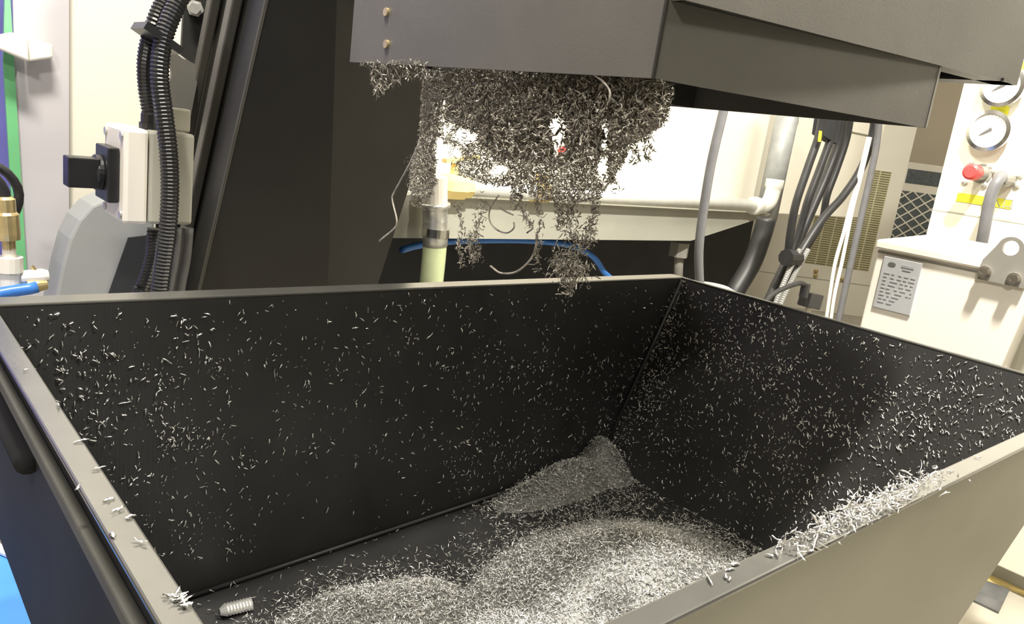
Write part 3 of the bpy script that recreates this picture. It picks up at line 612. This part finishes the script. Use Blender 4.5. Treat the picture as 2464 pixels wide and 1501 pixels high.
m = MB(); m.obox(P((1973, 328), y=DB-.02), (.006, 0, 0), (0, .002, 0), (-.003, 0, .016)); o = m.build('cable_marker', 'yellow'); tag(o, 'small yellow marker sleeve on the hanging black cables', 'cable marker')

# ------------------------------------------------------------------ vented cabinet, further back on the right
nc = nrm((-.667, -.745, 0)); qc = V((.667, .745, 0))*5.9; qc[2] = 1
side = nrm(np.cross((0, 0, 1), nc)); side = side if side @ V((1, -1, 0)) > 0 else -side
def PC(p, off=0.): return Pn(p, nc, qc+nc*off)
vc = thing('electrical_cabinet', (PC((2000, 700))[0], PC((2000, 700))[1], 0), 'cream electrical cabinet with a large slotted vent behind the cables', 'cabinet')
def cab_rect(x0, x1, z0, z1, d0, d1):    # rectangle in cabinet coordinates, s along side
    q = lambda s, z, d: V((qc[0], qc[1], 0))+side*s-nc*d*-1+V((0, 0, z))
    return [q(x0, z0, d0), q(x1, z0, d0), q(x1, z0, d1), q(x0, z0, d1)], [q(x0, z1, d0), q(x1, z1, d0), q(x1, z1, d1), q(x0, z1, d1)]
def sz(p): w_ = PC(p)-qc; return float(w_ @ side), float(PC(p)[2])
s_r = sz((2185, 400))[0]; s_l = sz((1600, 520))[0]
MB().hexa(*cab_rect(s_l, s_r, 0, 2.3, -.35, 0)).build('cabinet_body', 'cream', vc, bevel=.004)
gr, gb = sz((2146, 414)); gl, gb2 = sz((1935, 632)); _, gbr = sz((2085, 652)); zlo = (gb2+gbr)/2
m = MB(); m.hexa(*cab_rect(gl, gr, zlo, gb, 0, .003)); m.build('vent_panel', 'ventp', vc)
m = MB(); nrow = 44
for i in range(nrow):
    z = zlo+(gb-zlo)*(i+.5)/nrow; hgt = (gb-zlo)/nrow*.27
    ncol = 6; 
    for j in range(ncol):
        a = gl+(gr-gl)*(j+.06)/ncol; b = gl+(gr-gl)*(j+.94)/ncol; m.hexa(*cab_rect(a, b, z-hgt, z+hgt, .0031, .0045))
m.build('vent_slots', 'vent', vc)
zs = sz((2000, 657))[1]; m = MB(); m.hexa(*cab_rect(s_l, s_r, zs-.06, zs-.054, 0, .002)); m.build('panel_seam', 'greige', vc)
for p in ((1962, 663), (1963, 652), (2027, 672)):
    m = MB(); m._lathe(PC(p), nc, [(0, .018), (.012, .016), (.02, .006)], 12); m.build('screw', 'brass', vc)
# cabinet with filter mesh, between
nq = nc; qf = V((.667, .745, 0))*6.5; qf[2] = 1
def PF(p): return Pn(p, nq, qf)
fc = thing('filter_cabinet', (PF((2200, 700))[0], PF((2200, 700))[1], 0), 'beige cooling unit with diamond mesh filter between the cabinets', 'cabinet')
def fq(p, d=0.): return PF(p)+nc*d
def fsz(p): w_ = PF(p)-qf; return float(w_ @ side), float(PF(p)[2])
def frect(x0, x1, z0, z1, d0, d1):
    q = lambda s, z, d: V((qf[0], qf[1], 0))+side*s+nc*d+V((0, 0, z))
    return [q(x0, z0, d0), q(x1, z0, d0), q(x1, z0, d1), q(x0, z0, d1)], [q(x0, z1, d0), q(x1, z1, d0), q(x1, z1, d1), q(x0, z1, d1)]
fs0, fs1 = fsz((2120, 450))[0], fsz((2420, 450))[0]
ftop = fsz((2230, 395))[1]
MB().hexa(*frect(fs0, fs1, 0, ftop, -.3, 0)).build('unit_body', 'cream', fc, bevel=.004)
MB().hexa(*frect(fsz((2182, 420))[0], fsz((2290, 420))[0], fsz((2220, 445))[1], fsz((2220, 410))[1], 0, .004)).build('display_window', 'mesh', fc)
mz0, mz1 = fsz((2200, 580))[1], fsz((2200, 462))[1]; ms0, ms1 = fsz((2150, 520))[0], fsz((2300, 520))[0]
MB().hexa(*frect(ms0, ms1, mz0-.2, mz1, 0, .004)).build('filter', 'mesh', fc)
m = MB(); o_ = lambda s, z: V((qf[0], qf[1], 0))+side*s+nc*.008+V((0, 0, z))
stp = .115; zb0 = mz0-.2; hh = mz1-zb0
for i in range(-8, 12):
    for sg in (1, -1):
        p0 = [ms0+i*stp*1.0, zb0] if sg > 0 else [ms0+i*stp*1.0, mz1]; d = .75
        a = np.array(p0); b = a+np.array([hh/d, sg*hh])
        ts = [0, 1]
        for lim in (ms0, ms1):
            pass
        t0 = max(0, (ms0-a[0])/(b[0]-a[0])); t1 = min(1, (ms1-a[0])/(b[0]-a[0]))
        if t1 > t0+.02:
            p, q = a+(b-a)*t0, a+(b-a)*t1; m.tube([o_(*p), o_(*q)], .006, 6)
m.build('diamond_grille', 'cream', fc)

# ------------------------------------------------------------------ gauge cabinet (faces the bin)
XG = 2.38
gcab = thing('gauge_cabinet', (XG+.3, .5, 0), 'tall cream hydraulic cabinet with two pressure gauges on its face', 'cabinet')
ge = (P((2330, 200), x=XG)[1]+P((2218, 560), x=XG)[1])/2
MB().box((XG, -.6, .066), (XG+.7, ge, 2.3)).build('cabinet_body', 'cream', gcab, bevel=.004)
MB().box((XG+.05, -.58, 0), (XG+.68, ge-.02, .066)).build('plinth', 'greige', gcab)
zs = (P((2235, 500), x=XG)[2]+P((2464, 540), x=XG)[2])/2
MB().box((XG-.0012, -.59, zs-.002), (XG, ge-.005, zs+.002)).build('panel_seam', 'greige', gcab)
def gauge(p, lab, r):
    c = P(p, x=XG); g = thing('pressure_gauge', c, lab, 'gauge')
    m = MB(); m._lathe(c, (-1, 0, 0), [(0, r*.9), (.02, r*.9), (.022, r), (.034, r), (.036, r*.82), (.030, r*.80)], 40); m.build('bezel', 'chrome', g, smooth=False)
    m = MB(); m._lathe(c, (-1, 0, 0), [(.0302, r*.80), (.0312, r*.80)], 40); dl = m.build('dial', 'dial', g)
    m = MB(); u = nrm((0, -.75, .55)); s = np.cross(u, (1, 0, 0))
    a = c+V((-.033, 0, 0)); m.prism([a-u*r*.55, a+s*.0025-u*.01, a+u*r*.18+s*.004, a+u*r*.18-s*.004, a-s*.0025-u*.01], (-.001, 0, 0)); m.build('needle', 'inkd', dl)
    m = MB()
    for k in range(21):
        an = math.radians(-45+270*k/20); d = V((0, -math.cos(an), math.sin(an))); l = .12 if k % 5 == 0 else .06
        w_ = np.cross(d, (1, 0, 0))*.0012; b = c+V((-.0315, 0, 0)); m.prism([b+d*r*.74+w_, b+d*r*.74-w_, b+d*r*(.74-l)-w_, b+d*r*(.74-l)+w_], (-.0004, 0, 0))
    m.build('scale_marks', 'ink', dl); return g
gauge((2388, 317), 'lower pressure gauge below the yellow label on the cream cabinet', .054)
gauge((2421, 210), 'upper pressure gauge partly hidden behind the conveyor hood corner', .054)
def text_obj(name, body, m, c, u, v, size, parent):
    cu = bpy.data.curves.new(name, 'FONT'); cu.body = body; cu.size = size; cu.align_x = 'CENTER'; cu.align_y = 'CENTER'; cu.extrude = .0004
    o = bpy.data.objects.new(name, cu); COL.objects.link(o); u = nrm(u); v = nrm(v); w_ = np.cross(u, v)
    o.matrix_world = Matrix([[u[0], v[0], w_[0], c[0]], [u[1], v[1], w_[1], c[1]], [u[2], v[2], w_[2], c[2]], [0, 0, 0, 1]])
    bpy.context.view_layer.update(); dg = bpy.context.evaluated_depsgraph_get(); me = bpy.data.meshes.new_from_object(o.evaluated_get(dg)); me.transform(o.matrix_world)
    bpy.data.objects.remove(o); me.materials.clear(); me.materials.append(MT[m])
    o2 = bpy.data.objects.new(name, me); COL.objects.link(o2); attach(o2, parent); return o2
def label_plate(ps, lab, text=None, ts=.03):
    pts = [P(p, x=XG-.002) for p in ps]; y0 = (pts[0][1]+pts[3][1])/2; y1 = (pts[1][1]+pts[2][1])/2; z1 = (pts[0][2]+pts[1][2])/2; z0 = (pts[2][2]+pts[3][2])/2
    t = thing('yellow_label', (XG, (y0+y1)/2, (z0+z1)/2), lab, 'label')
    MB().box((XG-.002, min(y0, y1), min(z0, z1)), (XG, max(y0, y1), max(z0, z1))).build('sticker', 'yellow', t)
    for tx, f in (text or []): text_obj('lettering', tx, 'ink', (XG-.0022, y0+(y1-y0)*f, (z0+z1)/2), (0, -1, 0), (0, 0, 1), ts, t)
label_plate([(2387, 253), (2429, 258), (2424, 278), (2380, 272)], 'small yellow label between the two pressure gauges')
label_plate([(2437, 146), (2479, 150), (2474, 168), (2432, 164)], 'yellow label above the upper gauge beside the hood edge')
label_plate([(2303, 470), (2436, 474), (2432, 498), (2299, 489)], 'long yellow label under the red valve on the cream cabinet', [('\u5165\u53e3', .84)], .030)
c = P((2364, 418), x=XG); t = thing('red_valve', c, 'red ended push valve sticking out of the cream cabinet', 'valve')
m = MB(); m._lathe(c, (-1, 0, 0), [(0, .026), (.006, .026), (.006, .019), (.05, .019)], 24); m.build('valve_body', 'lug', t, smooth=False)
m = MB(); m._lathe(c, (-1, 0, 0), [(.05, .021), (.085, .021), (.09, .015)], 24); m.build('red_cap', 'red', t)
for i, p in enumerate(((2336, 394), (2383, 400), (2393, 412), (2322, 437), (2370, 445), (2448, 446), (2456, 422))):
    m = MB(); m._lathe(P(p, x=XG), (-1, 0, 0), [(0, .008), (.006, .008), (.009, .003)], 12); m.build('screw', 'steel', gcab)
c = P((2425, 432), x=XG); t = thing('cabinet_hose', c, 'grey hose bending down from a brass elbow on the cream cabinet', 'hose')
m = MB(); m._lathe(c, (-1, 0, 0), [(0, .022), (.05, .022), (.055, .018)], 16); m.build('elbow', 'lug', t)
hp_ = [c+V((-.05, 0, 0)), P((2405, 430), x=XG-.09), P((2388, 460), x=XG-.10), P((2378, 500), x=XG-.10), P((2365, 570), x=XG-.09), P((2350, 640), x=XG-.06)]
m = MB(); m.tube(spline(hp_, .012), .0145, 14); m.build('hose_line', 'greycab', t, smooth=True)
# floor pieces by its foot
fm = MB(); ps = [P(p, z=0) for p in ((2360, 1396), (2428, 1422), (2402, 1477), (2327, 1441))]; fm.prism(ps, (0, 0, .006)); o = fm.build('floor_mat', 'mat_'); tag(o, 'small dark mat on the floor beside the white cabinet foot', 'mat')
fm = MB(); ps = [P(p, z=0) for p in ((2365, 1383), (2470, 1424), (2468, 1434), (2362, 1393))]; fm.prism(ps, (0, 0, .012)); o = fm.build('floor_strip', 'tape'); tag(o, 'pale yellow strip on the floor along the cabinet plinth', 'strip')

# ------------------------------------------------------------------ white box with nameplate and lifting lug
XW = 1.62
wb = thing('white_motor_box', (XW+.15, .5, 0), 'white metal box with grey nameplate and lifting lug beside the bin', 'cabinet')
f = [P(p, x=XW) for p in ((2116, 597), (2066, 786), (2470, 905), (2520, 670))]
yl = (f[0][1]+f[1][1])/2; zt2 = f[0][2]
yr = P((2408, 884), x=XW)[1]; yr2 = P((2470, 740), x=XW)[1]
MB().prism([(XW, yl, zt2), (XW, yl, .62), (XW, yr-.002, .62), (XW, yr, P((2408, 884), x=XW)[2]), (XW, yr2, P((2470, 740), x=XW)[2]), (XW, yr2-.02, zt2)], (.26, 0, 0)).build('box_body', 'white', wb, bevel=.003)
lt = [P((2113, 576), x=XW-.006), P((2116, 594), x=XW-.006)]
zl1, zl0 = lt[0][2], zt2-.001
zbk = P((2248, 563), x=XW+.26)[2]
MB().hexa([(XW-.006, yl+.005, zl0), (XW-.006, yr2-.03, zl0), (XW+.265, yr2-.03, zl0), (XW+.265, yl+.005, zl0)], [(XW-.006, yl+.005, zl1), (XW-.006, yr2-.03, zl1), (XW+.265, yr2-.03, zbk), (XW+.265, yl+.005, zbk)]).build('box_lid', 'white', wb, bevel=.004)
MB().box((XW-.001, yr2-.01, zl0-.008), (XW+.001, yl-.001, zl0-.003)).build('lid_seam', 'lug', wb)
MB().box((XW+.03, yl-.14, 0), (XW+.22, yl-.01, .62)).build('pedestal', 'greige', wb)
MB().box((XW+.05, yr2-.25, .62), (XW+.25, yr+.01, .86)).build('motor_housing', 'greige', wb, bevel=.02)
np_ = [P(p, x=XW-.002) for p in ((2131, 616), (2223, 634), (2187, 759), (2097, 737))]
ny0 = (np_[0][1]+np_[3][1])/2; ny1 = (np_[1][1]+np_[2][1])/2; nz1 = (np_[0][2]+np_[1][2])/2; nz0 = (np_[2][2]+np_[3][2])/2
pl = MB().box((XW-.003, ny1, nz0), (XW, ny0, nz1)).build('nameplate', 'plate', wb, bevel=.001)
m = MB(); nw = ny0-ny1; nh = nz1-nz0
def nrect(u0, v0, u1, v1, d=.0032, mb=None): (mb or m).box((XW-d-.0004, ny0-nw*u1, nz1-nh*v1), (XW-d+.0002, ny0-nw*u0, nz1-nh*v0))
for r_ in range(9):
    v = .30+r_*.07; u = .10
    while u < .9:
        w_ = random.uniform(.06, .2)
        if not (r_ > 5 and u > .5): nrect(u, v, min(u+w_, .92), v+.022)
        u += w_+random.uniform(.03, .12)
nrect(.50, .10, .82, .145); nrect(.54, .175, .76, .20); m.build('plate_print', 'ink', pl)
m = MB()
th = np.linspace(0, 2*math.pi, 24, endpoint=False); m.prism([(XW-.0034, ny0-nw*(.25+.10*math.cos(a)), nz1-nh*(.125+.035*math.sin(a))) for a in th], (-.0005, 0, 0)); m.build('plate_logo', 'inkd', pl)
# lifting lug
lg = thing('lifting_lug', P((2410, 660), x=XW-.01), 'grey bolted lifting lug with round eye on the white box corner', 'lifting lug')
XLg = XW-.0085
out = [P(p, x=XLg) for p in ((2362, 632), (2352, 672), (2450, 690), (2478, 640))]
yc = P((2432, 597), x=XLg)
hw = abs(P((2395, 607), x=XLg)[1]-yc[1]); r_o = P((2432, 569), x=XLg)[2]-yc[2]; r_i = r_o*.66
yA, yB_ = out[0][1], out[3][1]; zA = (out[0][2]+out[3][2])/2; zB2 = (out[1][2]+out[2][2])/2
loop = [(yA, zB2), (yA, zA)]+[(yc[1]+r_o*1.08*math.cos(a), yc[2]+r_o*math.sin(a)) for a in np.linspace(math.pi*.93, math.pi*.07, 14)]+[(yB_, zA), (yB_, zB2)]
hole = [(yc[1]+r_i*math.cos(a), yc[2]+r_i*math.sin(a)) for a in np.linspace(0, 2*math.pi, 24, endpoint=False)]
# y decreases to the right in view, so the flag runs from yA (left) to yB_
import bmesh
bm = bmesh.new()
def ring(pts): 
    vs_ = [bm.verts.new((XLg, y, z)) for y, z in pts]; return [bm.edges.new((vs_[i], vs_[(i+1) % len(vs_)])) for i in range(len(vs_))]
loop = [(y if i not in range(2, 16) else 2*yc[1]-y, z) for i, (y, z) in enumerate(loop)]
eds = ring(loop)+ring(hole); bmesh.ops.triangle_fill(bm, use_beauty=True, edges=eds)
r_ = bmesh.ops.extrude_face_region(bm, geom=bm.faces[:]); bmesh.ops.translate(bm, vec=(.008, 0, 0), verts=[v for v in r_['geom'] if isinstance(v, bmesh.types.BMVert)])
bmesh.ops.recalc_face_normals(bm, faces=bm.faces); me = bpy.data.meshes.new('eye_plate'); bm.to_mesh(me); bm.free(); me.materials.append(MT['lug'])
o = bpy.data.objects.new('eye_plate', me); COL.objects.link(o); attach(o, lg)
for p in ((2369, 655), (2440, 672)):
    m = MB(); c = P(p, x=XLg); m._lathe(c, (-1, 0, 0), [(0, .012), (.002, .012), (.002, .009), (.010, .009), (.010, .005), (.007, .005)], 16); m.build('socket_bolt', 'chrome', lg)

# ------------------------------------------------------------------ left side: panel, strips, fittings, casting
YL = 1.95
gu = thing('guard_panel', P((110, 690), y=2.10), 'frosted greyish guard panel at the far left beside the cream machine', 'panel')
g0 = P((62, 0), y=2.10)[0]; g1 = P((166, 500), y=2.10)[0]
MB().box((P((36, 300), y=2.10)[0], 2.10, .2), (g1, 2.115, 2.2)).build('sheet', 'lav', gu)
m = MB(); ps = [P(p, y=2.09) for p in ((12, -20), (24, -20), (66, 680), (40, 680), (8, 150))]; m.prism(ps, (0, .012, 0)); m.build('green_edge', 'green', gu)
MB().box((-.9, 2.5, 0), (g1, 2.55, 2.2)).build('rear_panel', 'navy', gu)
m = MB(); ps = [P(p, y=2.04) for p in ((-30, 90), (28, 78), (66, 86), (70, 148), (0, 118), (-30, 105))]; m.prism(ps, (0, .04, 0)); ps = [P(p, y=2.06) for p in ((66, 86), (128, 108), (128, 140), (70, 148))]; m.prism(ps, (0, .03, 0)); o = m.build('white_bracket', 'white', bevel=.004); tag(o, 'white folded bracket at the far left edge on the guard panel', 'bracket')
bf = thing('brass_coupling', P((25, 620), y=1.8), 'brass quick coupling on a white fitting at the far left edge', 'coupling')
c = P((22, 600), y=1.8); d = nrm(P((14, 505), y=1.8)-c)
m = MB(); m._lathe(c, d, [(0, .012), (.02, .012), (.02, .021), (.03, .022), (.07, .022), (.075, .018), (.1, .018), (.105, .012)], 18); m.build('coupling_body', 'brass', bf)
m = MB(); m._lathe(c-V((0, 0, .075)), (0, 0, 1), [(0, .02), (.03, .02), (.03, .024), (.06, .024), (.06, .012), (.078, .012)], 16); m.build('white_fitting', 'white', bf)
hose('black_air_hose', px_path([(12, 505), (10, 460), (-20, 420), (-60, 400)], 1.8), .010, 'blkrub', 'black air hose rising out of the brass coupling at the left edge', 'hose')
hose('black_air_hose', px_path([(-40, 390), (10, 410), (42, 450), (44, 490), (30, 520)], 1.83), .009, 'blkrub', 'looped black air hose behind the brass coupling at the left edge', 'hose')
hose('blue_air_hose', px_path([(-40, 715), (20, 702), (70, 695), (90, 690)], 1.78), .012, 'blue', 'short blue air hose end at the left edge above the bin rim', 'hose')
tv = thing('hose_tap', P((85, 670), y=1.8), 'small cream tap with brass end joining the blue hose', 'tap')
c = P((48, 668), y=1.8); m = MB(); m._lathe(c, (1, 0, .05), [(0, .014), (.04, .016), (.05, .012)], 14); m.build('tap_body', 'white', tv)
m = MB(); m._lathe(P((66, 690), y=1.79), nrm((1, 0, .12)), [(0, .015), (.02, .013), (.035, .010)], 14); m.build('brass_end', 'brass', tv)
m = MB(); m.cyl(P((76, 640), y=1.8), P((100, 668), y=1.8), .004, 8); m.build('tap_lever', 'brass', tv)
cs = thing('machine_casting', P((240, 700), y=1.95), 'rounded grey cast cover left of the switch box behind the bin', 'cover')
ps = [P(p, y=1.92) for p in ((95, 900), (136, 712), (150, 640), (168, 575), (190, 530), (222, 495), (262, 477), (320, 470), (372, 470), (372, 900))]
MB().prism(ps, (0, .12, 0)).build('cover_shell', 'grey', cs, bevel=.006)
ps = [P(p, y=1.915) for p in ((240, 780), (262, 705), (309, 572), (360, 566), (372, 780))]
MB().prism(ps, (0, .004, 0)).build('dark_recess', 'darkbase', cs)
# blue container on the floor at the lower left
bx = thing('blue_container', (-.1, 1.27, 0), 'blue plastic container on the floor left of the bin', 'container')
c0 = P((0, 1290), z=.32); c1 = P((95, 1490), z=.32)
bb = MB(); bb.box((-.45, 1.03, 0), (.28, 1.34, .33)); bb.build('tub', 'bluebin', bx, bevel=.02)
bb = MB(); bb.box((-.46, 1.02, .29), (.29, 1.35, .335)); bb.build('tub_rim', 'bluebin', bx, bevel=.008)
m = MB(); ps = [P(p, z=.337) for p in ((-20, 1283), (8, 1285), (32, 1348), (-20, 1325))]; m.prism(ps, (0, 0, .004)); m.build('white_lid_tab', 'white', bx)
m = MB(); m._lathe(P((8, 1302), z=.340), (0, 0, 1), [(0, .009), (.006, .009), (.008, .004)], 14); m.build('tab_rivet', 'lug', bx)
